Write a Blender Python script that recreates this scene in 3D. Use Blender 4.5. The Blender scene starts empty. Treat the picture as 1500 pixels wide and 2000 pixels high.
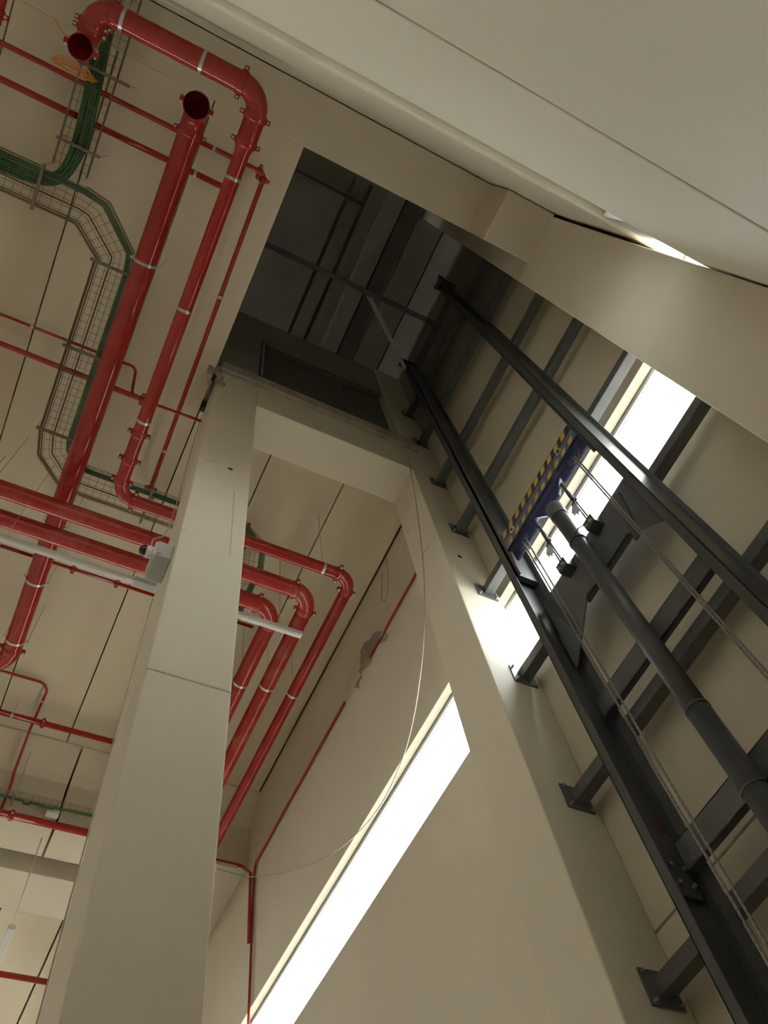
import bpy, bmesh, math, random
from mathutils import Vector, Matrix
random.seed(7)
S = bpy.context.scene
COL = S.collection

# ------------------------------------------------------------------ camera (found from the vanishing points of the photograph)
R = [(0.89445983, -0.43187415, -0.11587205), (0.34521252, 0.83166503, -0.43492711), (0.28420051, 0.34902435, 0.89297932)]
FPX = 1544.898
cam = bpy.data.objects.new('camera', bpy.data.cameras.new('camera'))
COL.objects.link(cam)
cam.matrix_world = Matrix(((R[0][0], -R[1][0], -R[2][0], 0), (R[0][1], -R[1][1], -R[2][1], 0), (R[0][2], -R[1][2], -R[2][2], 0), (0, 0, 0, 1)))
cam.data.sensor_fit = 'HORIZONTAL'; cam.data.sensor_width = 36.0
cam.data.lens = 36.0 * FPX / 1500.0
cam.data.clip_start = 0.05; cam.data.clip_end = 300
S.camera = cam

# ------------------------------------------------------------------ sky and exposure
W = bpy.data.worlds.new('overcast_sky'); S.world = W; W.use_nodes = True
bg = W.node_tree.nodes['Background']
bg.inputs[0].default_value = (0.95, 0.98, 1.0, 1); bg.inputs[1].default_value = 10.0
S.view_settings.view_transform = 'Standard'; S.view_settings.look = 'None'
S.view_settings.gamma = 1.0; S.view_settings.use_curve_mapping = False
S.view_settings.exposure = 0.66
S.cycles.caustics_reflective = False; S.cycles.max_bounces = 14; S.cycles.diffuse_bounces = 9; S.cycles.sample_clamp_indirect = 6.0

# a pixel of the photograph -> a point on a known plane
def ray(x, y):
    c = ((x - 750) / FPX, (y - 1000) / FPX, 1.0)
    return Vector([sum(R[k][i] * c[k] for k in range(3)) for i in range(3)])
def onx(x, y, X): d = ray(x, y); return d * (X / d.x)
def ony(x, y, Y): d = ray(x, y); return d * (Y / d.y)
def onz(x, y, Z): d = ray(x, y); return d * (Z / d.z)

# ------------------------------------------------------------------ materials
def mat(name, col, rough=0.6, metal=0.0, var=0.12, scale=3.0, col2=None, lo=0.35, hi=0.75, bump=0.0, bscale=60.0, spec=0.5, stretch=None):
    m = bpy.data.materials.new(name); m.use_nodes = True
    nt = m.node_tree; b = nt.nodes['Principled BSDF']
    b.inputs['Roughness'].default_value = rough; b.inputs['Metallic'].default_value = metal
    b.inputs['Specular IOR Level'].default_value = spec
    tc = nt.nodes.new('ShaderNodeTexCoord')
    no = nt.nodes.new('ShaderNodeTexNoise'); no.inputs['Scale'].default_value = scale; no.inputs['Detail'].default_value = 6; no.inputs['Roughness'].default_value = 0.6
    if stretch:
        no.inputs['Detail'].default_value = 1.5
        mp = nt.nodes.new('ShaderNodeMapping'); mp.inputs['Scale'].default_value = stretch
        nt.links.new(tc.outputs['Object'], mp.inputs['Vector']); nt.links.new(mp.outputs['Vector'], no.inputs['Vector'])
    else: nt.links.new(tc.outputs['Object'], no.inputs['Vector'])
    ra = nt.nodes.new('ShaderNodeValToRGB')
    c2 = col2 if col2 else tuple(c * (1 - var) for c in col)
    ra.color_ramp.elements[0].position = lo; ra.color_ramp.elements[0].color = (*col, 1)
    ra.color_ramp.elements[1].position = hi; ra.color_ramp.elements[1].color = (*c2, 1)
    nt.links.new(no.outputs['Fac'], ra.inputs['Fac']); nt.links.new(ra.outputs['Color'], b.inputs['Base Color'])
    if bump:
        n2 = nt.nodes.new('ShaderNodeTexNoise'); n2.inputs['Scale'].default_value = bscale
        nt.links.new(tc.outputs['Object'], n2.inputs['Vector'])
        bu = nt.nodes.new('ShaderNodeBump'); bu.inputs['Strength'].default_value = bump; bu.inputs['Distance'].default_value = 0.004
        nt.links.new(n2.outputs['Fac'], bu.inputs['Height']); nt.links.new(bu.outputs['Normal'], b.inputs['Normal'])
    return m
CREAM = (0.615, 0.56, 0.44)
M = {}
M['paint'] = mat('cream_wall_paint', CREAM, 0.62, var=0.07, scale=0.7, bump=0.15, bscale=25)
M['soffit'] = mat('cream_ceiling_paint', (0.68, 0.605, 0.465), 0.7, scale=1.0, col2=(0.53, 0.445, 0.32), lo=0.45, hi=0.85, bump=0.15, bscale=20, stretch=(1.0, 0.10, 1.0))
M['concrete'] = mat('raw_concrete', (0.42, 0.37, 0.29), 0.85, var=0.35, scale=4, bump=0.4, bscale=30)
M['plaster'] = mat('rough_plaster', (0.36, 0.31, 0.24), 0.9, var=0.4, scale=9, bump=0.8, bscale=40)
M['dark'] = mat('dark_void', (0.03, 0.028, 0.024), 0.9)
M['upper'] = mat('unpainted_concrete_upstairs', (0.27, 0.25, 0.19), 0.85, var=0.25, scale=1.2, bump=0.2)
M['uppershade'] = mat('cream_paint_darkened_as_shade', (0.29, 0.265, 0.20), 0.8, var=0.15, scale=1.0)  # wall cream with the shade of the upper storey put into its colour
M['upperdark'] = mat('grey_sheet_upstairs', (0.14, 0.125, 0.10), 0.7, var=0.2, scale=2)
M['red'] = mat('red_fire_pipe_paint', (0.31, 0.018, 0.015), 0.09, var=0.2, scale=2.2, col2=(0.38, 0.034, 0.028), lo=0.5, hi=0.8)
M['reddust'] = mat('dusty_red_pipe_paint', (0.35, 0.026, 0.021), 0.2, scale=3.2, col2=(0.40, 0.08, 0.063), lo=0.5, hi=0.72)
M['steel'] = mat('dark_painted_steel', (0.062, 0.066, 0.063), 0.42, var=0.3, scale=3, spec=0.5)
M['steel2'] = mat('grey_primer_steel', (0.105, 0.11, 0.108), 0.36, var=0.3, scale=4)
M['galv'] = mat('galvanised_steel', (0.55, 0.55, 0.52), 0.35, metal=0.85, var=0.25, scale=20)
M['wire'] = mat('zinc_tray_wire', (0.21, 0.175, 0.12), 0.5, metal=0.4, var=0.3, scale=8)
M['browncable'] = mat('brown_cable_sheath', (0.13, 0.085, 0.045), 0.6)
M['green'] = mat('green_cable_sheath', (0.035, 0.13, 0.03), 0.45, var=0.4, scale=6)
M['orange'] = mat('orange_cable_sheath', (0.75, 0.30, 0.04), 0.5)
M['white'] = mat('white_enamel', (0.62, 0.61, 0.57), 0.4, var=0.06, scale=5)
M['greybox'] = mat('grey_plastic_box', (0.42, 0.43, 0.41), 0.45, var=0.08)
M['lens'] = mat('smoked_dome', (0.03, 0.015, 0.02), 0.12)
M['blue'] = mat('blue_machine_paint', (0.035, 0.042, 0.11), 0.4, var=0.2, scale=6)
M['violet'] = mat('grey_blue_machine_paint', (0.10, 0.105, 0.15), 0.45, var=0.2, scale=6)
M['black'] = mat('black_stripe', (0.03, 0.03, 0.025), 0.5)
M['yellow'] = mat('yellow_stripe', (0.42, 0.29, 0.06), 0.5)
M['rope'] = mat('twisted_steel_rope', (0.24, 0.23, 0.20), 0.5, metal=0.3, var=0.28, scale=120, lo=0.3, hi=0.7)
nt = M['rope'].node_tree; wv = nt.nodes.new('ShaderNodeTexWave'); wv.bands_direction = 'DIAGONAL'; wv.inputs['Scale'].default_value = 14; wv.inputs['Distortion'].default_value = 0.3
tc = [n for n in nt.nodes if n.type == 'TEX_COORD'][0]; rp = [n for n in nt.nodes if n.type == 'VALTORGB'][0]
nt.links.new(tc.outputs['Object'], wv.inputs['Vector']); nt.links.new(wv.outputs['Fac'], rp.inputs['Fac'])
M['cable'] = mat('pale_cable_sheath', (0.42, 0.38, 0.31), 0.6)
M['frame'] = mat('aluminium_window_frame', (0.50, 0.52, 0.52), 0.4, var=0.05)
M['rust'] = mat('rust_stain_steel', (0.10, 0.05, 0.035), 0.7, var=0.4, scale=15)
M['ground'] = mat('outdoor_gravel', (0.42, 0.40, 0.36), 0.9, var=0.3, scale=2)
M['floor'] = mat('grey_concrete_floor', (0.68, 0.63, 0.55), 0.5, var=0.2, scale=0.8)
g = bpy.data.materials.new('window_glass'); g.use_nodes = True; nt = g.node_tree
nt.nodes.remove(nt.nodes['Principled BSDF'])
tr = nt.nodes.new('ShaderNodeBsdfTransparent'); gl = nt.nodes.new('ShaderNodeBsdfGlossy'); gl.inputs['Roughness'].default_value = 0.02
mx = nt.nodes.new('ShaderNodeMixShader')
no = nt.nodes.new('ShaderNodeTexNoise'); no.inputs['Scale'].default_value = 1.5
ra = nt.nodes.new('ShaderNodeValToRGB'); ra.color_ramp.elements[0].color = (0.9, 0.92, 0.92, 1); ra.color_ramp.elements[1].color = (0.97, 0.98, 0.98, 1)
nt.links.new(no.outputs['Fac'], ra.inputs['Fac']); nt.links.new(ra.outputs['Color'], tr.inputs['Color'])
mx.inputs[0].default_value = 0.05; nt.links.new(tr.outputs[0], mx.inputs[1]); nt.links.new(gl.outputs[0], mx.inputs[2])
nt.links.new(mx.outputs[0], nt.nodes['Material Output'].inputs['Surface'])
M['glass'] = g
g2 = g.copy(); g2.name = 'window_glass_dimmed'
for e in [n for n in g2.node_tree.nodes if n.type == 'VALTORGB'][0].color_ramp.elements: e.color = (0.42, 0.42, 0.41, 1)
M['dimglass'] = g2  # grey tint added to dim the daylight through the rear window

# ------------------------------------------------------------------ mesh helpers
class MB:
    def __init__(s): s.v = []; s.f = []; s.sm = []
    def add(s, vs, fs, smooth=False):
        o = len(s.v); s.v += [Vector(p) for p in vs]
        for f in fs: s.f.append([i + o for i in f]); s.sm.append(smooth)
        return s
    def box(s, x0, x1, y0, y1, z0, z1):
        vs = [(x, y, z) for z in (z0, z1) for y in (y0, y1) for x in (x0, x1)]
        return s.add(vs, [(0, 2, 3, 1), (4, 5, 7, 6), (0, 1, 5, 4), (2, 6, 7, 3), (0, 4, 6, 2), (1, 3, 7, 5)])
    def beam(s, a, b, w, h, up=(0, 0, 1)):
        a = Vector(a); b = Vector(b); d = (b - a).normalized(); u = Vector(up); r = d.cross(u)
        if r.length < 1e-4: r = d.cross(Vector((0, 1, 0)))
        r.normalize(); u = r.cross(d).normalized(); r = r * (w / 2); u = u * (h / 2)
        vs = [p + q for p in (a, b) for q in (-r - u, r - u, r + u, -r + u)]
        return s.add(vs, [(0, 3, 2, 1), (4, 5, 6, 7), (0, 1, 5, 4), (1, 2, 6, 5), (2, 3, 7, 6), (3, 0, 4, 7)])
    def tube(s, pts, r, n=16, caps=True, smooth=True):
        pts = [Vector(p) for p in pts]; rs = r if isinstance(r, (list, tuple)) else [r] * len(pts)
        t0 = (pts[1] - pts[0]).normalized()
        u = t0.cross(Vector((0, 0, 1)))
        if u.length < 1e-3: u = t0.cross(Vector((0, 1, 0)))
        u.normalize(); vs = []
        for i, p in enumerate(pts):
            t = ((pts[min(i + 1, len(pts) - 1)] - pts[max(i - 1, 0)])).normalized()
            u = (u - t * u.dot(t)).normalized(); w = t.cross(u)
            vs += [p + (u * math.cos(2 * math.pi * k / n) + w * math.sin(2 * math.pi * k / n)) * rs[i] for k in range(n)]
        fs = [(i * n + k, i * n + (k + 1) % n, (i + 1) * n + (k + 1) % n, (i + 1) * n + k) for i in range(len(pts) - 1) for k in range(n)]
        s.add(vs, fs, smooth)
        if caps:
            o = len(s.v) - len(vs)
            s.f.append([o + k for k in range(n)][::-1]); s.sm.append(False)
            s.f.append([o + (len(pts) - 1) * n + k for k in range(n)]); s.sm.append(False)
        return s
    def prism(s, poly, d):
        """a flat polygon (3-D points) given thickness d (vector)"""
        n = len(poly); d = Vector(d); vs = [Vector(p) for p in poly] + [Vector(p) + d for p in poly]
        return s.add(vs, [list(range(n))[::-1], list(range(n, 2 * n))] + [(k, (k + 1) % n, n + (k + 1) % n, n + k) for k in range(n)])

def wloc(o):
    v = Vector((0, 0, 0))
    while o: v = v + o.location; o = o.parent
    return v
def build(name, mb, m, parent=None, bevel=0.0, origin=None):
    me = bpy.data.meshes.new(name); o = bpy.data.objects.new(name, me); COL.objects.link(o)
    if parent: o.parent = parent
    elif origin is not None: o.location = origin
    else:
        c = [sum(v[i] for v in mb.v) / len(mb.v) for i in range(3)]; o.location = (c[0], c[1], min(v.z for v in mb.v))
    off = wloc(o)
    me.from_pydata([tuple(v - off) for v in mb.v], [], mb.f)
    me.polygons.foreach_set('use_smooth', mb.sm)
    bm = bmesh.new(); bm.from_mesh(me); bmesh.ops.recalc_face_normals(bm, faces=bm.faces); bm.to_mesh(me); bm.free()
    me.materials.append(M[m] if isinstance(m, str) else m)
    if bevel:
        b = o.modifiers.new('bevel', 'BEVEL'); b.width = bevel; b.segments = 2; b.limit_method = 'ANGLE'
    return o
def thing(name, label, cat, loc, group=None):
    o = bpy.data.objects.new(name, None); COL.objects.link(o); o.location = loc; o.empty_display_size = 0.1
    return tag(o, label, cat, group)
def tag(o, label, cat, group=None):
    o['label'] = label; o['category'] = cat
    if group: o['group'] = group
    return o
def struct(name, mb=None, m=None, bevel=0.0, loc=(0, 0, 0), label=None):
    if mb: o = build(name, mb, m, bevel=bevel)
    else:
        o = bpy.data.objects.new(name, None); COL.objects.link(o); o.location = loc
    o['kind'] = 'structure'
    if label: o['label'] = label
    return o
def B(*a): return MB().box(*a)

# ------------------------------------------------------------------ levels (metres from the camera)
FL = -1.55           # floor
H = 11.13            # slab soffit of the hall
WX = 3.93            # inner face of the right-hand wall
WY = -0.54           # inner face of the wall behind the camera
UP = 17.78           # ceiling of the upper storey
WB, WT = 6.07, 7.19  # window band of the right-hand wall
XL, YF = -11.0, 24.0

# ------------------------------------------------------------------ the shell
struct('floor', B(XL, WX, WY, YF, FL - 0.2, FL), 'floor', label='grey concrete hall floor')
struct('ground', B(-60, 60, -50, 70, FL - 0.35, FL - 0.25), 'ground', label='gravel ground outside the hall')

ceil = struct('ceiling', label='cream painted concrete slab soffit with dark joints', loc=(0, 0, H))
jx = [0.355 + 1.2 * k for k in range(-10, 4)]
for a, b in zip(jx[:-1], jx[1:]):
    x0 = max(a, XL) + 0.009; x1 = min(b - 0.009, WX - 0.04)
    if a < 0.3: build('slab_panel', B(x0, x1, 0.087, 10.455, H, H + 0.3), 'soffit', ceil, bevel=0.006)
    else: build('slab_panel', B(x0, x1, 3.923, 10.455, H, H + 0.3), 'soffit', ceil, bevel=0.006)
    build('far_slab_panel', B(x0 + 0.01, x1 - 0.01, 13.26, YF, H, H + 0.3), 'soffit', ceil, bevel=0.006)
build('joint_filler', B(WX - 0.039, WX - 0.001, 3.923, 10.47, H + 0.03, H + 0.29), 'rust', ceil)
build('solid_slab', B(XL, WX, 10.47, 12.25, H, H + 0.3), 'soffit', ceil, bevel=0.004)
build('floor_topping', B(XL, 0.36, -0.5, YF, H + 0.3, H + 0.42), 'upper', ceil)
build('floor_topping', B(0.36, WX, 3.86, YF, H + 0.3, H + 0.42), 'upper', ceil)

wr = struct('wall_right', label='cream precast concrete wall with a horizontal window band', loc=(WX, 0, FL))
for z0, z1 in ((FL, 0.235), (0.25, 3.148), (3.163, WB)):
    build('wall_panel', B(WX, WX + 0.2, -0.75, YF, z0, z1), 'paint', wr, bevel=0.008)
for z in (0.225, 3.138): build('joint_filler', B(WX + 0.03, WX + 0.19, -0.75, YF, z, z + 0.035), 'concrete', wr)
build('wall_panel', B(WX, WX + 0.105, -0.75, YF, WT, 12.35), 'paint', wr, bevel=0.004)
build('upper_wall_panel', B(WX, WX + 0.2, -0.75, YF, 12.352, UP), 'uppershade', wr, bevel=0.004)
build('lintel_back', B(WX + 0.12, WX + 0.2, -0.75, YF, WT - 0.01, 12.35), 'paint', wr)
w1 = struct('window_1', label='long overexposed ribbon window in the right-hand wall', loc=(WX, 0, WB))
fm = MB().box(WX + 0.118, WX + 0.165, -0.75, YF, WT - 0.05, WT + 0.05).box(WX + 0.118, WX + 0.165, -0.75, YF, WB - 0.03, WB + 0.03)
build('window_frame', fm, 'frame', w1, bevel=0.004)
for k in range(7):
    y0 = -0.75 + k * (YF + 0.75) / 7
    build('window_pane', B(WX + 0.14, WX + 0.146, y0 + 0.002, y0 + (YF + 0.75) / 7 - 0.002, WB + 0.03, WT - 0.05), 'glass', w1)

wb = struct('wall_rear', label='cream precast wall panels close behind the lift corner', loc=(0, WY, FL))
for z0, z1 in ((FL, 0.5), (0.515, 3.43), (3.475, 6.27)):
    build('wall_panel', B(XL, WX - 0.01, WY - 0.16, WY, z0, z1), 'paint', wb, bevel=0.016)
    build('joint_filler', B(XL, WX - .01, WY - 0.14, WY - 0.045, z1, z1 + .05 if z1 < 6 else z1 + .001), 'concrete', wb)
build('wall_panel', B(XL, WX - 0.01, -0.72, -0.565, 7.55, UP), 'paint', wb, bevel=0.03)
w2 = struct('window_2', label='ribbon window seen edge-on between the rear wall panels', loc=(0, WY, 6.27))
fm = MB().box(XL, 3.40, -0.70, -0.655, 6.24, 6.31).box(XL, 3.40, -0.70, -0.655, 7.5, 7.57)
for x in (-7.0, -4.7, -2.4, -0.1, 2.2): fm.box(x, x + 0.07, -0.70, -0.655, 6.3, 7.5)
fm.box(2.95, 3.40, -0.70, -0.60, 6.3, 7.5)  # wide post added to cut the window light beside the corner column
build('window_frame', fm, 'frame', w2, bevel=0.003)
for x0, x1 in ((-6.93, -4.7), (-4.63, -2.4), (-2.33, -0.1), (-0.03, 2.2), (2.27, 2.95)):
    build('window_pane', B(x0 + .003, x1 - .003, -0.68, -0.674, 6.31, 7.5), 'dimglass', w2)
build('added_blind_panel', B(XL, -7.0, -0.69, -0.66, 6.31, 7.5), 'white', w2)  # added out of view, closes this stretch to keep its side light out

# the rest of the hall, outside the picture: plain walls, and an end-wall window band added for fill light
wl = struct('wall_left', label='cream wall on the far side of the hall', loc=(XL, 0, FL))
build('wall_panel', B(XL - 0.2, XL, -0.7, YF, FL, H + 0.4), 'paint', wl)
wf = struct('wall_far', label='cream end wall of the hall', loc=(0, YF, FL))
for z0, z1 in ((FL, 5.4), (7.2, H + 0.4)):
    build('wall_panel', B(XL - 0.2, WX + 0.2, YF, YF + 0.2, z0, z1), 'paint', wf)
w4 = struct('fill_window_3', label='glazed band added in the unseen hall end wall for fill light', loc=(0, YF, 5.4))
build('window_pane', B(XL, WX, YF + 0.1, YF + 0.106, 5.4, 7.2), 'glass', w4)

# upper storey seen through the shaft opening
uc = struct('ceiling_upper', label='dark unlit ceiling of the upper storey over the shaft', loc=(0, 0, UP))
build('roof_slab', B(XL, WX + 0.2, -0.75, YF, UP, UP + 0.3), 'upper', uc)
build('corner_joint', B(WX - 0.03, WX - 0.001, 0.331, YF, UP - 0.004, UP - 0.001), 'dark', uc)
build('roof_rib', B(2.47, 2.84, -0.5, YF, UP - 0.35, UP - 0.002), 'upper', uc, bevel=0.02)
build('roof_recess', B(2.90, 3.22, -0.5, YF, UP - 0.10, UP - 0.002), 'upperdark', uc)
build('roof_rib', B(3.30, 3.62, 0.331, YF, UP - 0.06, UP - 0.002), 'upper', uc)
wu = struct('wall_upper', label='dark landing wall of the upper storey', loc=(0, 3.3, H))
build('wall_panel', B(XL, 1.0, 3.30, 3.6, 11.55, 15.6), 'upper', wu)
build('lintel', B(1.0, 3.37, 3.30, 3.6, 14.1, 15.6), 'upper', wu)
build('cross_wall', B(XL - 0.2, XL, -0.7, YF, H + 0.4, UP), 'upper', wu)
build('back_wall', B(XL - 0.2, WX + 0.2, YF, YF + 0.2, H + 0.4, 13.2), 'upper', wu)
build('back_wall', B(XL - 0.2, WX + 0.2, YF, YF + 0.2, 15.2, UP), 'upper', wu)  # gap between the two back walls added to let light into the upper storey
dr = struct('door_1', label='dark steel landing door of the goods lift', loc=(2.2, 3.4, 11.55))
for x0, x1 in ((1.02, 1.80), (1.805, 2.585), (2.59, 3.36)):
    build('door_panel', B(x0, x1, 3.42, 3.47, 11.57, 14.1), 'upperdark', dr, bevel=0.004)
build('door_post', B(1.0, 1.09, 3.28, 3.42, 11.55, 14.1), 'steel', dr, bevel=0.004)
build('door_strip', B(1.03, 1.05, 3.262, 3.28, 11.9, 13.9), 'galv', dr)
build('door_head', B(1.0, 3.37, 3.34, 3.42, 14.0, 14.12), 'upperdark', dr)

# ------------------------------------------------------------------ columns and beams
def col_box(name, label, boxes, mats='paint', bevel=0.012):
    root = thing(name, label, 'column', ((boxes[0][0] + boxes[0][1]) / 2, (boxes[0][2] + boxes[0][3]) / 2, boxes[0][4]))
    return root
c1 = thing('concrete_column', 'tall cream concrete column with a camera box on its side', 'column', (0.71, 3.59, FL))
build('shaft', B(0.424, 0.998, 3.26, 3.92, FL, 4.273), 'paint', c1, bevel=0.012)
build('shaft', B(0.424, 0.998, 3.26, 3.92, 4.277, 11.19), 'paint', c1, bevel=0.012)
p = ony(450, 916, 3.26); hole = MB().tube([(p.x, 3.2585, p.z), (p.x, 3.27, p.z)], 0.028, 14)
build('lifting_hole', hole, 'dark', c1)
p = ony(472, 1250, 3.26)
mk = MB()
for (xa, ya), (xb, yb), w in (((458, 960), (449, 1085), .004), ((400, 897), (432, 905), .005), ((352, 1034), (363, 1036), .006)):
    mk.beam(ony(xa, ya, 3.259), ony(xb, yb, 3.259), 0.002, w, up=(0, 0, 1))
build('scratch', mk, 'plaster', c1)

c2 = thing('concrete_column', 'cream wall column carrying the lift bracket plates on its face', 'column', (3.65, 3.55, FL))
build('shaft', B(3.37, WX, 3.26, 3.85, FL, 15.6), 'paint', c2, bevel=0.012)
p = ony(898, 1087, 3.26)
build('lifting_hole', MB().tube([(p.x, 3.2585, p.z), (p.x, 3.27, p.z)], 0.03, 14), 'dark', c2)
dm = MB()
for (xa, ya), (xb, yb) in (((824, 988), (794, 1046)), ((850, 1046), (822, 1090))):
    a = onx(xa, ya, 3.369); b = onx(xb, yb, 3.369)
    for k in range(9):
        t = k / 9.0; q = a.lerp(b, t); q2 = a.lerp(b, t + 0.055 * random.uniform(.5, 1.2))
        dm.beam(q, q2, 0.002, 0.02, up=(0, 0, 1))
build('drill_mark', dm, 'plaster', c2)

c3 = thing('concrete_column', 'broad cream corner column with a corbel under the roof beam', 'column', (3.65, -0.1, FL))
build('shaft', B(3.37, WX, -0.525, 0.33, FL, UP), 'paint', c3, bevel=0.012)
build('corbel', B(2.71, 3.38, -0.556, 0.083, 10.03, 10.9), 'paint', c3, bevel=0.012)

b1 = thing('concrete_beam', 'cream concrete beam overhead resting on the corner column corbel', 'beam', (-3, -0.24, 10.9))
build('beam_body', B(XL, 3.36, -0.553, 0.085, 10.902, 11.43), 'paint', b1, bevel=0.01)
b2 = thing('concrete_beam', 'cream concrete beam spanning between the two lift shaft columns', 'beam', (2.2, 3.55, 10.32))
build('beam_body', B(0.998, 3.37, 3.262, 3.85, 10.32, 11.2), 'paint', b2, bevel=0.008)
build('slab_edge', MB().prism([(0.40, 3.20, 11.2), (3.62, 3.20, 11.2), (3.62, 3.261, 11.2), (3.371, 3.261, 11.2), (3.371, 3.84, 11.2), (0.40, 3.84, 11.2)], (0, 0, 0.34)), 'concrete', b2, bevel=0.03)
b3 = thing('concrete_beam', 'cream haunched beam across the far end of the ceiling', 'beam', (-4, 11.4, 9.88))
for x0, x1 in ((XL, 0.615), (0.65, WX)):
    build('beam_body', B(x0, x1, 10.98, 11.78, 9.88, 11.1), 'paint', b3, bevel=0.01)
    build('haunch', MB().prism([(x0, 10.48, 11.12), (x0, 10.98, 10.72), (x0, 10.98, 11.12)], (x1 - x0, 0, 0)), 'soffit', b3)
build('column_head', B(1.95, WX, 11.78, 12.24, 9.9, 11.1), 'paint', b3, bevel=0.01)
b4 = thing('concrete_beam', 'second cream beam behind the haunched far beam', 'beam', (-4, 12.7, 9.92))
build('beam_body', B(XL, WX, 12.25, 13.22, 9.92, 11.43), 'paint', b4, bevel=0.01)

# rough mortar at the head of the left column
mo = MB()
for k in range(26):
    q = ony(random.uniform(408, 440), random.uniform(705, 752), 3.24)
    s = random.uniform(.02, .06)
    mo.box(q.x - s, q.x + s, 3.22, 3.262, q.z - s * .6, q.z + s * .6)
mo2 = build('mortar_smear', mo, 'plaster', c1, bevel=0.008); mo2['kind'] = 'stuff'

# ------------------------------------------------------------------ lift mast
mast = thing('lift_mast', 'dark steel goods lift mast with two guide rails bracketed to the columns', 'lift mast', (3.6, 1.86, FL))
ZT = 13.94
def channel(y0, y1, web_hi, plate):
    m = MB(); t = 0.012
    m.box(3.43, 3.43 + t, y0, y1, FL, ZT)                    # front flange
    m.box(3.70 - t, 3.70, y0, y1, FL, ZT)                    # back flange
    if web_hi: m.box(3.43, 3.70, y1 - t, y1, FL, ZT)
    else: m.box(3.43, 3.70, y0, y0 + t, FL, ZT)
    return m
rl = build('guide_rail', channel(2.566, 2.642, True, 0), 'steel', mast, bevel=0.003)
rr = build('guide_rail', channel(1.083, 1.163, False, 0), 'steel', mast, bevel=0.003)
build('backing_plate', B(3.688, 3.70, 2.494, 2.566, FL, 13.6), 'steel2', rl)
build('backing_plate', B(3.688, 3.70, 1.045, 1.083, FL, 13.6), 'steel2', rr)
# inner stage: a second channel nested in each rail, ending below the crosshead
build('inner_rail', MB().box(3.455, 3.675, 2.545, 2.60, 6.25, 13.75).box(3.455, 3.47, 2.515, 2.60, 6.25, 13.75), 'steel', mast, bevel=0.003)
build('inner_rail', MB().box(3.455, 3.675, 1.125, 1.18, 6.25, 13.75).box(3.455, 3.47, 1.125, 1.20, 6.25, 13.75), 'steel', mast, bevel=0.003)
build('top_cap', MB().box(3.36, 3.70, 0.98, 1.20, 13.94, 14.0).box(3.36, 3.42, 0.96, 1.02, 13.86, 14.06), 'steel', mast, bevel=0.006)
build('top_cap', MB().box(3.38, 3.70, 2.53, 2.68, 13.90, 13.96), 'steel', mast, bevel=0.006)
build('top_tie', MB().box(3.60, 3.68, 1.16, 2.57, 13.52, 13.74), 'steel', mast, bevel=0.004)
lv = [2.742, 4.22, 5.706, 7.185, 8.66, 10.13, 11.70, 13.10]
for z in lv:
    t = build('cross_tube', B(3.702, 3.812, 0.335, 3.25, z - 0.055, z + 0.055), 'steel2', mast, bevel=0.006)
    build('base_plate', B(3.622, 3.87, 3.247, 3.26, z - 0.115, z + 0.115), 'steel2', t, bevel=0.002)
    for dx in (3.648, 3.845):
        for dz in (-0.09, 0.09):
            build('bolt', MB().tube([(dx, 3.215, z + dz), (dx, 3.25, z + dz)], 0.011, 6, smooth=False), 'galv', t)
for z0, z1 in ((4.316, 4.513), (2.98, 3.18), (1.6, 1.8)):
    m = MB().box(3.60, 3.612, 1.163, 2.566, z0, z1).box(3.60, 3.653, 1.163, 2.566, z0, z0 + .012).box(3.60, 3.653, 1.163, 2.566, z1 - .012, z1)
    build('tie_channel', m, 'steel2', mast, bevel=0.003)
# anchor crossbeam with gussets
cb = MB().box(3.60, 3.615, 1.160, 2.568, 5.338, 5.853).box(3.60, 3.685, 1.160, 2.568, 5.838, 5.853).box(3.60, 3.66, 1.46, 2.18, 5.338, 5.353)
cbo = build('anchor_crossbeam', cb, 'steel2', mast, bevel=0.003)
build('gusset', MB().prism([(3.586, 2.11, 5.348), (3.586, 2.568, 5.348), (3.586, 2.568, 4.90), (3.586, 2.365, 5.09)], (0.014, 0, 0)), 'steel2', cbo)
build('gusset', MB().prism([(3.586, 1.160, 5.348), (3.586, 1.53, 5.348), (3.586, 1.404, 5.22), (3.586, 1.160, 4.98)], (0.014, 0, 0)), 'steel2', cbo)
for y in (2.365, 1.46):
    build('stiffener', MB().beam((3.592, y, 5.19), (3.592, y + (0.13 if y > 2 else -.1), 5.78), 0.07, 0.018, up=(1, 0, 0)), 'steel', cbo)
for y in (2.12, 1.667):
    a = build('rope_anchor', MB().box(3.49, 3.602, y - 0.06, y + 0.06, 5.70, 5.82), 'steel', cbo, bevel=0.004)
    for d in (-0.025, 0.025):
        build('nut', MB().tube([(3.475, y + d, 5.74), (3.50, y + d, 5.74)], 0.018, 6, smooth=False), 'galv', a)
# splice plate on the web of the left rail
sp = build('splice_plate', MB().prism([(3.46, 2.60, 2.86), (3.46, 2.60, 3.28), (3.66, 2.60, 3.28), (3.66, 2.60, 2.86), (3.63, 2.60, 2.82), (3.49, 2.60, 2.82)], (0, 0.028, 0)), 'steel', mast)
for x in (3.50, 3.61):
    for z in (2.90, 3.02):
        build('bolt', MB().tube([(x, 2.575, z), (x, 2.60, z)], 0.014, 6, smooth=False), 'galv', sp)
build('rust_patch', MB().prism([(3.62, 2.6285, 3.30), (3.68, 2.6285, 3.34), (3.67, 2.6285, 3.47), (3.60, 2.6285, 3.42)], (0, 0.001, 0)), 'rust', mast)

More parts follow.
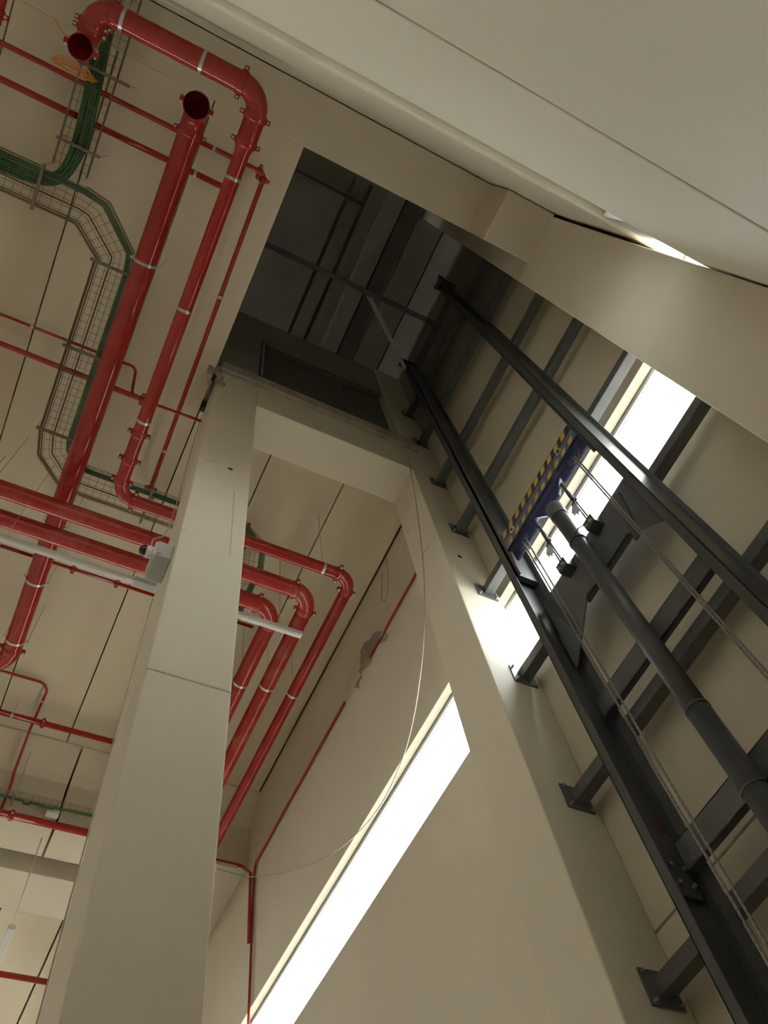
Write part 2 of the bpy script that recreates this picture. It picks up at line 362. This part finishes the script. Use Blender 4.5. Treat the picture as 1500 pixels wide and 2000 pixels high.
# crosshead with hazard stripes
ch = thing('lift_crosshead', 'blue crosshead with yellow and black hazard stripes between the mast rails', 'lift crosshead', (3.5, 1.86, 6.42))
build('beam_body', MB().box(3.45, 3.56, 1.1995, 2.5155, 6.665, 6.96), 'violet', ch, bevel=0.004)
build('stripe_band', B(3.446, 3.45, 1.1995, 2.5155, 6.852, 6.96), 'black', ch)
build('lower_lip', B(3.435, 3.46, 1.1995, 2.5155, 6.655, 6.672), 'blue', ch)
build('pulley_housing', MB().box(3.50, 3.53, 1.20, 1.62, 6.51, 6.66).box(3.50, 3.53, 2.10, 2.515, 6.51, 6.66).prism([(3.50, 1.62, 6.66), (3.50, 2.10, 6.66), (3.50, 1.98, 6.48), (3.50, 1.74, 6.48)], (0.03, 0, 0)), 'blue', ch, bevel=0.004)
for r_, (z0, z1), off in ((0, (6.862, 6.95), 0.0), (1, (6.685, 6.765), -0.03)):
    for k in range(10):
        y = 2.455 - 0.127 * k + off
        if y < 1.22 or y > 2.50: continue
        build('hazard_stripe', MB().prism([(3.4445, y - .018, z0), (3.4445, y + .05, z0), (3.4445, y + .018, z1), (3.4445, y - .05, z1)], (0.0015, 0, 0)), 'yellow', ch)
for y in (2.345, 1.44):
    b = build('round_plug', MB().tube([(3.435, y, 6.81), (3.452, y, 6.81)], 0.038, 18), 'galv', ch)
    build('plug_centre', MB().tube([(3.431, y, 6.81), (3.436, y, 6.81)], 0.017, 12), 'dark', b)
for y in (2.34, 1.38):
    b = build('pulley', MB().tube([(3.485, y, 6.60), (3.499, y, 6.60)], 0.085, 28), 'blue', ch)
    build('pulley_groove', MB().tube([(3.488, y, 6.60), (3.496, y, 6.60)], 0.09, 28, caps=False), 'yellow', b)

# hydraulic cylinder
hc = thing('hydraulic_cylinder', 'long dark hydraulic cylinder standing between the mast rails', 'cylinder', (3.5, 1.86, FL))
build('barrel', MB().tube([(3.5, 1.86, FL), (3.5, 1.86, 3.55)], 0.077, 32), 'steel', hc)
build('barrel', MB().tube([(3.5, 1.86, 3.55), (3.5, 1.86, 6.24)], 0.074, 32), 'steel', hc)
build('head', MB().tube([(3.5, 1.86, 6.22), (3.5, 1.86, 6.42)], 0.083, 32), 'steel2', hc, bevel=0.006)
build('ram', MB().tube([(3.515, 1.86, 6.415), (3.515, 1.86, 6.484)], 0.05, 24), 'blue', hc)
for z in (5.72, 3.55, 2.9):
    build('clamp_ring', MB().tube([(3.5, 1.86, z), (3.5, 1.86, z + 0.025)], 0.081, 32), 'steel', hc)
build('clamp_wire', MB().tube([(3.435, 1.82, 5.735), (3.45, 1.76, 5.78), (3.495, 1.715, 5.80)], 0.006, 6), 'steel', hc)

# wire ropes and anchored chain rods with torn tags
def rope(x, y, z0, z1, label):
    m = MB().tube([(x, y, z0), (x, y, z1)], 0.0085, 8)
    o = build('wire_rope', m, 'rope'); tag(o, label, 'rope', 'lift ropes'); return o
rope(3.4755, 2.284, FL, 6.56, 'steel wire rope next to the left guide rail, on the side of the cylinder')
rope(3.4755, 2.328, FL, 6.56, 'steel wire rope hugging the left guide rail below the crosshead')
rope(3.4755, 1.384, FL, 6.56, 'steel wire rope crossing in front of the right guide rail side')
rope(3.4755, 1.362, FL, 6.54, 'steel wire rope paired with the one on the right guide rail side')
for y, lab, sgn in ((2.12, 'anchored rod with a torn grey tag beside the cylinder, left rail side', 1), (1.667, 'anchored rod with a torn grey tag beside the cylinder, right rail side', -1)):
    t = thing('rope_anchor_rod', lab, 'anchor rod', (3.53, y, 5.8), 'rope anchors')
    for d in (-0.012, 0.012):
        build('rod', MB().tube([(3.53, y + d, 5.815), (3.53, y + d * .6, 6.515 if y > 2.1 else 6.60)], 0.009, 8), 'steel2', t)
    build('turnbuckle', MB().tube([(3.53, y, 6.25), (3.53, y, 6.40)], 0.02, 10), 'steel', t)
    build('thimble', MB().tube([(3.515, y - .03, 6.19), (3.53, y, 6.23), (3.515, y + .035, 6.17)], 0.012, 8), 'steel', t)
    poly = [(3.515, y + .015, 6.200), (3.515, y + .085, 6.120), (3.515, y + .075, 6.030), (3.515, y + .055, 6.055), (3.515, y + .045, 6.000), (3.515, y + .02, 6.030), (3.515, y + .005, 5.970), (3.515, y - .005, 6.080)]
    build('torn_tag', MB().prism(poly, (0.003, 0, 0)), 'greybox', t)

# gantry bar and brace at the mast head
gb = thing('gantry_bar', 'dark steel bar reaching from the mast head into the unlit upper storey', 'steel bar', (1.5, 1.69, 13.5))
build('bar', B(-0.6, 3.61, 1.65, 1.73, 13.50, 13.58), 'steel', gb)
build('bar_joint', B(2.15, 2.35, 1.64, 1.74, 13.46, 13.50), 'steel', gb)
br = thing('diagonal_brace', 'pale grey diagonal brace between the gantry bar and the left guide rail', 'brace', (2.9, 2.2, 13.5))
build('plate', MB().prism([(2.24, 1.7295, 13.51), (2.36, 1.7295, 13.51), (3.4315, 2.569, 13.51), (3.4315, 2.640, 13.51)], (0, 0, 0.02)), 'greybox', br)
build('flange', MB().beam((2.25, 1.735, 13.58), (3.425, 2.632, 13.58), 0.012, 0.10), 'greybox', br)
for x, l in ((1.725, 'dark service tube along the upper ceiling, on the side of the landing wall corner'), (2.10, 'dark service tube along the upper ceiling, beside the concrete rib')):
    t = thing('service_tube', l, 'tube', (x, 4, UP - 0.2), 'service tubes on the upper ceiling')
    build('tube', MB().tube([(x, 0.2, UP - 0.135), (x, YF - 1, UP - 0.135)], 0.035, 10), 'rust', t)
    for y in (1.2, 3.0, 5.0): build('saddle', B(x - 0.03, x + 0.03, y, y + .05, UP - 0.13, UP - .002), 'steel', t)
t = thing('service_tube', 'dark service tube crossing the upper ceiling near the overhead beam', 'tube', (1, 0.63, UP - .2))
build('tube', MB().tube([(-2, 0.62, UP - 0.045), (2.1, 0.62, UP - 0.045)], 0.035, 10), 'rust', t)
build('saddle', B(0.6, .65, 0.59, 0.65, UP - .07, UP - .002), 'steel', t)

# ------------------------------------------------------------------ red sprinkler and fire pipes
def frame_of(d):
    d = d.normalized()
    if abs(d.z) > 0.7: return Vector((1, 0, 0)), Vector((0, 1, 0))
    u = d.cross(Vector((0, 0, 1))).normalized(); return u, Vector((0, 0, 1))
def coupling(root, p, d, r, m='red', name='coupling'):
    u, w = frame_of(d); d = d.normalized()
    mb = MB().tube([p - d * .045, p - d * .035, p + d * .035, p + d * .045], [r * 1.02, r + .012, r + .012, r * 1.02], 24, caps=False)
    for s in (-1, 1):
        mb.beam(p + u * s * (r + .002), p + u * s * (r + .055), 0.05 if r > .06 else .035, 0.05, up=tuple(d))
    o = build(name, mb, m, root, bevel=0.006)
    bl = min(.028, r * .4)
    for s in (-1, 1):
        c = p + u * s * (r + .032)
        build('bolt', MB().tube([c - w * (.045), c + w * .045], bl * .45, 8), 'galv', o)
    return o
def over(x, y):
    if y < 0.09: return 10.906
    if y < 10.48: return H + .004
    if y < 10.98: return 11.124 - 0.8 * (y - 10.48)
    if y < 11.78: return 9.884
    return H + .004
def clamp(root, p, d, r, rods=True):
    u, w = frame_of(d); d = d.normalized()
    o = build('pipe_clamp', MB().tube([p - d * .018, p + d * .018], r + .005, 28, caps=False), 'galv', root)
    if rods == 2:
        for s in (-1, 1):
            q = p + u * s * (r + .03)
            build('clamp_lug', MB().beam(q - u * s * .03, q + u * s * .02, .03, .02), 'galv', o)
            build('hanger_rod', MB().tube([q, (q.x, q.y, over(q.x, q.y))], 0.0055, 6), 'galv', o)
    elif rods:
        build('hanger_rod', MB().tube([p + Vector((0, 0, r)), (p.x, p.y, over(p.x, p.y))], 0.0055, 6), 'galv', o)
    return o
def arc(p, a, b, Rr, n=12):
    """fillet of corner p between incoming direction a and outgoing b"""
    a = a.normalized(); b = b.normalized(); th = a.angle(b); tl = Rr * math.tan(th / 2)
    s = p - a * tl; e = p + b * tl; c = s + (b - a * a.dot(b)).normalized() * Rr
    ax = a.cross(b).normalized(); v = s - c
    return [c + Matrix.Rotation(th * k / n, 3, ax) @ v for k in range(n + 1)], s, e
def pipe_run(name, label, pts, r, Rr, group=None, clamps=(), coup=True, m='red', reducer=None, joints=(), cat='pipe', rodn=1, open_first=False, n=24):
    pts = [Vector(p) for p in pts]
    root = thing(name, label, cat, pts[0], group)
    rads = [r] * (len(pts) - 1); cur = pts[0]
    if reducer:
        for i in range(reducer[0] + 1, len(rads)): rads[i] = reducer[2]
    for i in range(len(pts) - 1):
        d = (pts[i + 1] - pts[i]); e = pts[i + 1]; rr_ = rads[i]; nxt = None
        if i < len(pts) - 2:
            RR = Rr[i] if isinstance(Rr, (list, tuple)) else Rr
            A, s, nxt = arc(pts[i + 1], d, pts[i + 2] - pts[i + 1], RR); e = s
        if (e - cur).length > 0.02:
            if reducer and i == reducer[0]:
                q = pts[i].lerp(pts[i + 1], reducer[1]); dn = d.normalized(); r2 = reducer[2]
                build('pipe', MB().tube([cur, q - dn * .05], rr_, n, caps=False), m, root)
                build('reducer', MB().tube([q - dn * .05, q + dn * .05], [rr_, r2], n, caps=False), m, root)
                build('pipe', MB().tube([q + dn * .05, e], r2, n, caps=False), m, root)
                coupling(root, q - dn * .06, d, rr_ * .95, m)
                rads[i] = r2
            else:
                build('pipe', MB().tube([cur, e], rr_, n, caps=(i == len(pts) - 2)), m, root)
        if nxt:
            build('elbow', MB().tube(A, rads[i], n, caps=False), m, root)
            if coup:
                if (e - cur).length > 0.02: coupling(root, e, d, rads[i], m)
                coupling(root, nxt, pts[i + 2] - pts[i + 1], rads[i] if not (reducer and i == reducer[0]) else reducer[2], m)
            cur = nxt
    if open_first:
        d = (pts[1] - pts[0]).normalized()
        build('pipe_lip', MB().tube([pts[0], pts[0] + d * .02], r + .003, n, caps=False), m, root)
    for i, t in clamps:
        q = pts[i].lerp(pts[i + 1], t); clamp(root, q, pts[i + 1] - pts[i], rads[i], rods=rodn)
    for i, t in joints:
        q = pts[i].lerp(pts[i + 1], t); coupling(root, q, pts[i + 1] - pts[i], rads[i], m)
    return root

Z1 = 10.15
pipe_run('fire_main', 'widest red pipe with an open downturned end, hanging under the slab', [(-0.905, 0.205, 9.78), (-0.905, 0.205, Z1), (-0.89, 8.5, Z1), (-6, 8.5, Z1)], 0.134, [0.30, 0.40], group=None, clamps=[(1, .225), (1, .685), (1, .80), (1, .93)], rodn=2, open_first=True, n=32)
Z2 = 9.45
pipe_run('fire_main', 'red pipe along the overhead beam turning down past the shaft, with an open elbow end', [(-2.03, 0.20, 9.22), (-2.03, 0.20, Z2), (-2.03, -0.205, Z2), (-0.285, -0.205, Z2), (-0.255, 4.79, Z2), (3.05, 4.79, Z2), (3.05, 16, Z2)], 0.113, [0.17, 0.17, 0.24, 0.22, 0.22], reducer=(3, .115, .084), clamps=[(2, .15), (2, .62), (3, .18), (3, .49), (3, .785), (4, .245), (4, .865), (5, .19), (5, .5)], joints=[(3, .82), (3, .895)], open_first=True, n=28)
for (y, x, lab) in ((5.245, 2.64, 'red pipe passing behind the tall column, middle of the three that turn forward'), (5.64, 2.26, 'red pipe passing behind the tall column, innermost of the three that turn forward')):
    pipe_run('fire_main', lab, [(-7, y, Z2), (x, y, Z2), (x, 16, Z2)], 0.112, 0.27, clamps=[(0, .3), (0, .55), (1, .155 if x > 2.4 else .13), (1, .5)], m='reddust', n=28)
pipe_run('fire_main', 'short stub of red pipe above the orange cable coil', [(-2.95, 0.37, Z2 + .1), (-2.95, -0.54, Z2 + .1)], 0.112, 0.17, joints=[(0, .10)])

ra_ = 10.9
pipe_run('sprinkler_pipe', 'thin red pipe under the slab turning at the shaft edge', [(-7, 0.583, ra_), (0.02, 0.583, ra_), (0.115, 5.31, ra_), (1.72, 5.31, ra_), (1.72, 10.4, ra_)], 0.031, 0.075, clamps=[(0, .905), (1, .35), (1, .85), (2, .5)], n=16)
pipe_run('sprinkler_pipe', 'thin red pipe under the slab running behind both wide pipes', [(-7, 0.94, 10.82), (-0.28, 0.94, 10.82)], 0.038, 0.1, clamps=[(0, .93), (0, .5)], n=16)
t = pipe_run('sprinkler_pipe', 'thin red pipe ending at the head of the tall column', [(-7, 3.935, 10.745), (-0.29, 3.935, 10.745), (0.422, 3.915, 10.745)], 0.038, 0.3, clamps=[(0, .945), (0, .5)], coup=False, n=16, reducer=(0, .99, .02))
pipe_run('sprinkler_branch', 'hair-thin red branch line bending down to the thin pipe', [(-7, 3.68, 10.98), (-0.64, 3.62, 10.98), (-0.58, 3.98, 10.9), (-0.42, 3.95, 10.785)], 0.02, 0.09, clamps=[(0, .78)], coup=False, n=10)
pipe_run('sprinkler_pipe', 'thin red pipe running just under the white trunking', [(-7, 6.70, 10.5), (2.3, 6.70, 10.5)], 0.027, 0.1, clamps=[(0, .64), (0, .3)], joints=[(0, .70), (0, .77)], n=12)
pipe_run('sprinkler_pipe', 'red pipe below the looped red branch', [(-7, 9.92, 10.83), (1.6, 9.92, 10.83)], 0.047, 0.1, clamps=[(0, .742), (0, .3)], joints=[(0, .80)], n=16)
pipe_run('sprinkler_branch', 'looped red branch line bent over the slab joint', [(-6, 9.26, 11.05), (-0.24, 9.30, 11.05), (-0.285, 10.34, 11.05), (-0.27, 10.90, 10.62), (-0.245, 10.94, 10.40), (-0.238, 10.94, 9.84), (-0.238, 10.89, 9.785)], 0.022, [0.18, 0.18, 0.1, 0.1, 0.03], clamps=[(1, .35)], coup=False, n=10)
pipe_run('sprinkler_pipe', 'red pipe along the foot of the haunched far beam', [(-7, 10.86, 9.73), (1.9, 10.86, 9.73)], 0.06, 0.1, clamps=[(0, .5)], joints=[(0, .78)], n=18)
q = onz(0, 1902, 10.4); q2 = onz(95, 1918, 10.4)
pipe_run('sprinkler_pipe', 'red pipe low in the last bay beyond both far beams', [(-7, q.y, 10.4), (q2.x, q.y, 10.4)], 0.055, 0.1, clamps=[(0, .5)], n=14)
# red conduit on the window wall
pipe_run('wall_conduit', 'thin red conduit along the window wall down to the pilaster', [(3.90, 4.3, 9.6), (3.90, 6.0, 9.6)], 0.018, 0.1, coup=False, n=10)
pipe_run('wall_conduit', 'thin red conduit along the wall turning down short of the haunched beam', [(3.90, 6.9, 9.6), (3.90, 10.50, 9.6), (3.895, 10.57, 9.40), (3.895, 10.57, FL)], 0.02, 0.06, coup=False, n=10)
pipe_run('wall_conduit', 'dusty red conduit under the haunched beam bending down the wall', [(0.9, 10.93, 9.84), (3.80, 10.93, 9.84), (3.87, 10.66, 9.5), (3.87, 10.62, 8.2)], 0.028, 0.05, coup=False, n=10)
dk = build('wall_duct', B(1.95, 3.72, 10.90, 10.979, 9.735, 9.808), 'paint', bevel=.01); tag(dk, 'cream cable duct under the haunched beam beside the red conduit', 'cable duct')
pipe_run('grey_conduit', 'grey conduit bend on the wall beyond the second far beam', [(3.0, 13.3, 9.0), (3.45, 13.3, 8.4), (3.47, 13.3, FL)], 0.04, 0.15, coup=False, m='cable', n=12)

pa = []
for k in range(15):
    t_ = k / 14; q = onx(757 - 62 * t_ + random.uniform(-7, 7), 1235 + 110 * t_, 3.928); pa.append(q)
for k in range(14, -1, -1):
    t_ = k / 14; wd = 26 * math.sin(math.pi * min(1, t_ * 1.1 + .15)) + 4
    q = onx(757 - 62 * t_ - wd + random.uniform(-5, 5), 1235 + 110 * t_ - 3, 3.928); pa.append(q)
pp = build('plaster_patch', MB().prism(pa, (-.006, 0, 0)), 'plaster'); tag(pp, 'ragged plaster patch filling the conduit chase on the wall', 'plaster patch')

# ------------------------------------------------------------------ cable trays
def offset_line(path, u, dz=0.0):
    path = [Vector(p) for p in path]; n = len(path); out = []
    for i in range(n):
        a = (path[min(i + 1, n - 1)] - path[max(i - 1, 0)]); a.z = 0; a.normalize(); nn = Vector((a.y, -a.x, 0))
        if 0 < i < n - 1:
            d1 = (path[i] - path[i - 1]).normalized(); nn = nn / max(.5, abs(d1.cross(Vector((0, 0, 1))).dot(nn)))
        out.append(path[i] + nn * u + Vector((0, 0, dz)))
    return out
def tray(name, label, path, w, h=0.09, group=None, step=0.1, nl=6, rw=0.0032, gap=None):
    """wire mesh tray along a horizontal centre line"""
    path = [Vector(p) for p in path]; root = thing(name, label, 'cable tray', path[0], group)
    n = len(path); nor = []
    for i in range(n):
        a = (path[min(i + 1, n - 1)] - path[max(i - 1, 0)]); a.z = 0; a.normalize(); nn = Vector((a.y, -a.x, 0))
        if 0 < i < n - 1:
            d1 = (path[i] - path[i - 1]).normalized(); nn = nn / max(.5, abs(d1.cross(Vector((0, 0, 1))).dot(nn)))
        nor.append(nn)
    rails = [(-w / 2, h), (-w / 2, h / 2)] + [(-w / 2 + w * k / (nl - 1), 0) for k in range(nl)] + [(w / 2, h / 2), (w / 2, h)]
    mb = MB()
    for u, z in rails:
        line = [path[i] + nor[i] * u + Vector((0, 0, z)) for i in range(n)]
        for part in ([line[:gap + 1], line[gap + 1:]] if gap is not None and z and u > 0 else [line]):
            mb.tube(part, rw * (1.35 if z else 1.0), 4, smooth=False)
    lon = build('long_wires', mb, 'wire', root); lon['kind'] = 'stuff'
    mb = MB()
    for i in range(n - 1):
        L = (path[i + 1] - path[i]).length; k = max(1, int(L / step))
        for j in range(k):
            t_ = (j + .5) / k; c = path[i].lerp(path[i + 1], t_); nn = nor[i].lerp(nor[i + 1], t_)
            u_ = [c - nn * w / 2 + Vector((0, 0, h)), c - nn * w / 2, c + nn * w / 2, c + nn * w / 2 + Vector((0, 0, h))]
            mb.tube(u_[:3] if i == gap else u_, rw * .9, 4, smooth=False, caps=False)
    cr = build('cross_wires', mb, 'wire', root); cr['kind'] = 'stuff'
    return root
def support(root, a, b):
    a = Vector(a); b = Vector(b); o = build('support_strut', MB().beam(a, b, 0.035, 0.03), 'wire', root)
    for q in (a, b): build('hanger_rod', MB().tube([q, (q.x, q.y, over(q.x, q.y))], 0.0045, 6), 'galv', o)
def cable(root, pts, r, m, name='cable'):
    cps = [Vector(p) for p in pts]; out = []
    for i in range(len(cps) - 1):
        p0 = cps[max(i - 1, 0)]; p1 = cps[i]; p2 = cps[i + 1]; p3 = cps[min(i + 2, len(cps) - 1)]
        for k in range(6):
            t_ = k / 6
            out.append(0.5 * ((2 * p1) + (p2 - p0) * t_ + (2 * p0 - 5 * p1 + 4 * p2 - p3) * t_ ** 2 + (3 * p1 - p0 - 3 * p2 + p3) * t_ ** 3))
    out.append(cps[-1])
    return build(name, MB().tube(out, r, 7), m, root)
TZ = 10.6
t1 = tray('cable_tray', 'short wire mesh tray full of green cables by the overhead beam', [(-2.08, -0.5, TZ), (-2.08, 1.53, TZ)], 0.40)
support(t1, (-2.31, 1.23, TZ - .02), (-1.80, 1.23, TZ - .02)); support(t1, (-2.31, 0.37, TZ - .02), (-1.72, 0.37, TZ - .02))
P2_ = [(-6, 1.85, TZ), (-2.36, 1.85, TZ), (-1.86, 1.85, TZ), (-1.70, 1.88, TZ), (-1.30, 2.25, TZ), (-1.29, 2.42, TZ), (-1.29, 4.85, TZ), (-1.24, 5.08, TZ), (-0.98, 5.33, TZ), (-0.75, 5.36, TZ), (1.55, 5.36, TZ), (1.78, 5.50, TZ), (1.84, 5.72, TZ), (1.80, 10.4, TZ)]
t2 = tray('cable_tray', 'long wire mesh tray stepping round the widest red pipe', P2_, 0.46, nl=7, gap=1)
for a, b in (((-2.35, 1.575), (-2.35, 2.13)), ((-1.56, 2.39), (-1.04, 2.39)), ((-1.56, 3.57), (-1.04, 3.57)), ((-1.56, 4.80), (-1.04, 4.80)), ((0.15, 5.08), (0.15, 5.66)), ((-4.2, 1.57), (-4.2, 2.13)), ((1.55, 7.3), (2.09, 7.3))):
    support(t2, (*a, TZ - .02), (*b, TZ - .02))
gb1 = thing('cable_bundle', 'thick bundle of green cables bending off the short tray', 'cables', (-2.05, 0, TZ))
for k in range(22):
    u = -0.078 + 0.156 * (k % 8) / 7; z = TZ + 0.0155 + 0.021 * (k // 8); hi = z + .021; j = lambda s=.007: random.uniform(-s, s)
    cable(gb1, [(-2.17 + u, -0.5, z), (-2.11 + u + j(), 0.3, z), (-2.06 + u + j(), 1.0, z), (-2.08 + u * .9 + j(), 1.38, hi), (-2.19 + u * .6, 1.67 + u * .6, hi), (-2.48, 1.78 + u * .85 + j(), hi), (-2.95, 1.79 + u + j(), hi), (-4.0, 1.79 + u, hi), (-6.0, 1.79 + u, hi)], 0.0105, 'green')
for y, x in ((0.15, -2.12), (0.95, -2.065)):
    build('cable_tie', MB().beam((x - .095, y, TZ + .0085), (x + .095, y, TZ + .0085), 0.012, 0.006), 'black', gb1)
gb2 = thing('cable_bundle', 'thin strip of green cables along the outer edge of the long tray', 'cables', (-1.3, 3, TZ))
for k in range(5):
    build('cable', MB().tube(offset_line(P2_, 0.210 - .0155 * k, .0115), 0.0075, 7), 'green', gb2)
gb3 = thing('cable_bundle', 'brown cables clipped along the inner edge of the long tray', 'cables', (-1.5, 3, TZ))
for u, r_ in ((0.018, .010), (0.046, .009), (0.19, .010)):
    build('cable', MB().tube(offset_line(P2_[:11], -0.23 + u, r_ + .0042), r_, 7), 'browncable', gb3)
oc = thing('cable_coil', 'hank of orange cable hanging by the thin red pipe', 'cable', (-2.3, 0.4, 10.55))
for k in range(6):
    a = onz(101 + 3 * k, 116 - 1.2 * k + 2.5 * (k % 2), 10.5); b = onz(184 - 3 * k, 160 - 2.2 * k, 10.5); c = (a + b) / 2; hx = (b - a) / 2; pz = Vector((0, 0, 1)).cross(hx).normalized() * (0.022 + .007 * k)
    lp = [c + hx * math.cos(th) + pz * math.sin(th) + Vector((0, 0, -.02 * k + .05 * math.cos(th))) for th in [2 * math.pi * i / 20 for i in range(21)]]
    build('loop', MB().tube(lp, 0.0055, 6), 'orange', oc)
cable(oc, [onz(107, 36, 10.7), onz(120, 60, 10.6), onz(140, 84, 10.55), onz(163, 115, 10.53), onz(178, 155, 10.54), onz(186, 158, 10.559)], 0.007, 'orange', 'tail')
cable(oc, [onz(183, 160, 10.5), onz(170, 130, 10.5), onz(184, 155, 10.53), onz(192, 160, 10.559)], 0.006, 'orange', 'tail')
# far tray with a junction box
q = onz(0, 1553, 10.02); q2 = onz(178, 1592, 10.02)
t3 = tray('cable_tray', 'narrow wire tray with one green cable in front of the haunched beam', [(-6, q.y - .03, 10.02), (1.9, q2.y - .02, 10.02)], 0.12, h=.06, nl=4)
cable(t3, [(-6, q.y, 10.03), (q.x - .3, q.y, 10.03), (q.x + .4, q.y + .05, 10.02), onz(60, 1568, 10.0), onz(98, 1579, 9.98), onz(125, 1582, 10.0), (1.9, q2.y, 10.02)], 0.022, 'green')
qb = onz(105, 1582, 10.0); support(t3, onz(27, 1552, 9.98), onz(22, 1572, 9.98))
jb = thing('junction_box', 'white junction box hanging on the narrow far tray', 'box', (qb.x, qb.y, 9.92))
build('box_body', B(qb.x - .10, qb.x + .10, qb.y - .03, qb.y + .10, 9.92, 10.0), 'white', jb, bevel=.008)
for k in range(4): build('gland', MB().tube([(qb.x - .075 + .05 * k, qb.y + .10, 9.95), (qb.x - .075 + .05 * k, qb.y + .14, 9.95)], .018, 8), 'white', jb)

# ------------------------------------------------------------------ trunking lights, camera box, loose cables
ZL = 8.454
lt = thing('trunking_light', 'white linear trunking light hung in front of the red pipes', 'light', (0, 5.33, ZL))
build('trunking', B(-7, 0.30, 5.275, 5.345, ZL, ZL + .075), 'white', lt, bevel=.004)
build('trunking', B(1.62, 2.48, 5.275, 5.345, ZL, ZL + .075), 'white', lt, bevel=.004)
build('trunking', B(0.56, 1.62, 5.28, 5.34, ZL + .004, ZL + .075), 'white', lt, bevel=.004)
build('end_clip', B(0.30, 0.56, 5.265, 5.355, ZL - .01, ZL + .08), 'greybox', lt, bevel=.004)
for x0, x1 in ((-6.8, 0.2), (0.6, 1.55), (1.66, 2.46)): build('diffuser', B(x0, x1, 5.288, 5.332, ZL - .012, ZL + .001), 'white', lt, bevel=.003)
for x in (-3.2, -1.25, 0.61, 1.445, 2.25):
    w_ = build('hanger_wire', MB().tube([(x, 5.475, ZL + .02), (x, 5.475, H + .004)], .004, 6), 'galv', lt)
    build('hanger_bracket', B(x - .012, x + .012, 5.34, 5.482, ZL + .055, ZL + .063), 'galv', w_)
q = onz(22, 1815, 8.2)
l2 = thing('batten_light', 'white batten light hung low under the haunched far beam', 'light', (q.x, q.y, 8.2))
build('batten', B(q.x - .05, q.x + .05, q.y, q.y + 1.6, 8.2, 8.28), 'white', l2, bevel=.006)
build('hanger_tube', MB().tube([(q.x, q.y + .05, 8.28), (q.x, q.y + .05, 9.88)], .010, 8), 'white', l2)

cx = thing('camera_box', 'grey weatherproof box with a dome camera on the tall column side', 'camera', (0.33, 3.55, 5.9))
build('box_body', B(0.285, 0.424, 3.40, 3.66, 5.93, 6.17), 'greybox', cx, bevel=.01)
build('box_lid', B(0.27, 0.287, 3.41, 3.65, 5.94, 6.16), 'white', cx, bevel=.006)
dc = build('camera_mount', MB().tube([(0.285, 3.50, 6.10), (0.215, 3.50, 6.10)], .055, 20), 'white', cx)
bm = bmesh.new(); bmesh.ops.create_uvsphere(bm, u_segments=20, v_segments=12, radius=.05)
dm_ = MB(); dm_.add([v.co + Vector((0.205, 3.50, 6.10)) for v in bm.verts], [[v.index for v in f.verts] for f in bm.faces], True); bm.free()
build('dome', dm_, 'lens', dc)
cable(cx, [(0.30, 3.62, 6.15), (0.25, 3.60, 6.5), (0.36, 3.75, 7.0), (0.40, 3.93, 8.2), (0.40, 3.95, 9.6), (0.41, 3.95, 11.1)], .006, 'cable')
cable(cx, [(0.27, 3.52, 6.14), (0.24, 3.50, 6.0), (0.30, 3.40, 5.96), (0.33, 3.39, 5.95)], .005, 'cable')
cc = thing('column_cable', 'pale cable clipped down the shaded side of the tall column', 'cable', (0.41, 3.8, 0))
cable(cc, [(0.42, 3.93, 6.1), (0.418, 3.93, 4.0), (0.42, 3.935, 2.0)], .006, 'cable')
lc = thing('loose_cable', 'pale loose cable sagging from the lift beam to the far pilaster', 'cable', (3.3, 3.3, 10.9))
cable(lc, [ony(795, 880, 3.19), ony(799, 900, 3.245), ony(804, 930, 3.235), ony(810, 965, 3.235), onx(820, 1040, 3.29), onx(827, 1110, 3.28), onx(829, 1190, 3.28), onx(824, 1290, 3.4), onx(808, 1400, 3.7), onx(783, 1490, 3.85), onx(735, 1585, 3.88), onx(660, 1660, 3.88), onx(580, 1698, 3.88), onx(505, 1712, 3.84), onx(470, 1709, 3.7), onx(425, 1697, 3.4)], .0075, 'cable')
wl_ = thing('hanging_strap', 'thin pale strap looped on the window wall near the ceiling', 'strap', (3.91, 5.0, 9.9))
cable(wl_, [onx(755, 1085, 3.91), onx(757, 1120, 3.91), onx(756, 1160, 3.91), onx(749, 1175, 3.90), onx(745, 1165, 3.91), onx(746, 1120, 3.91)], .006, 'cable')
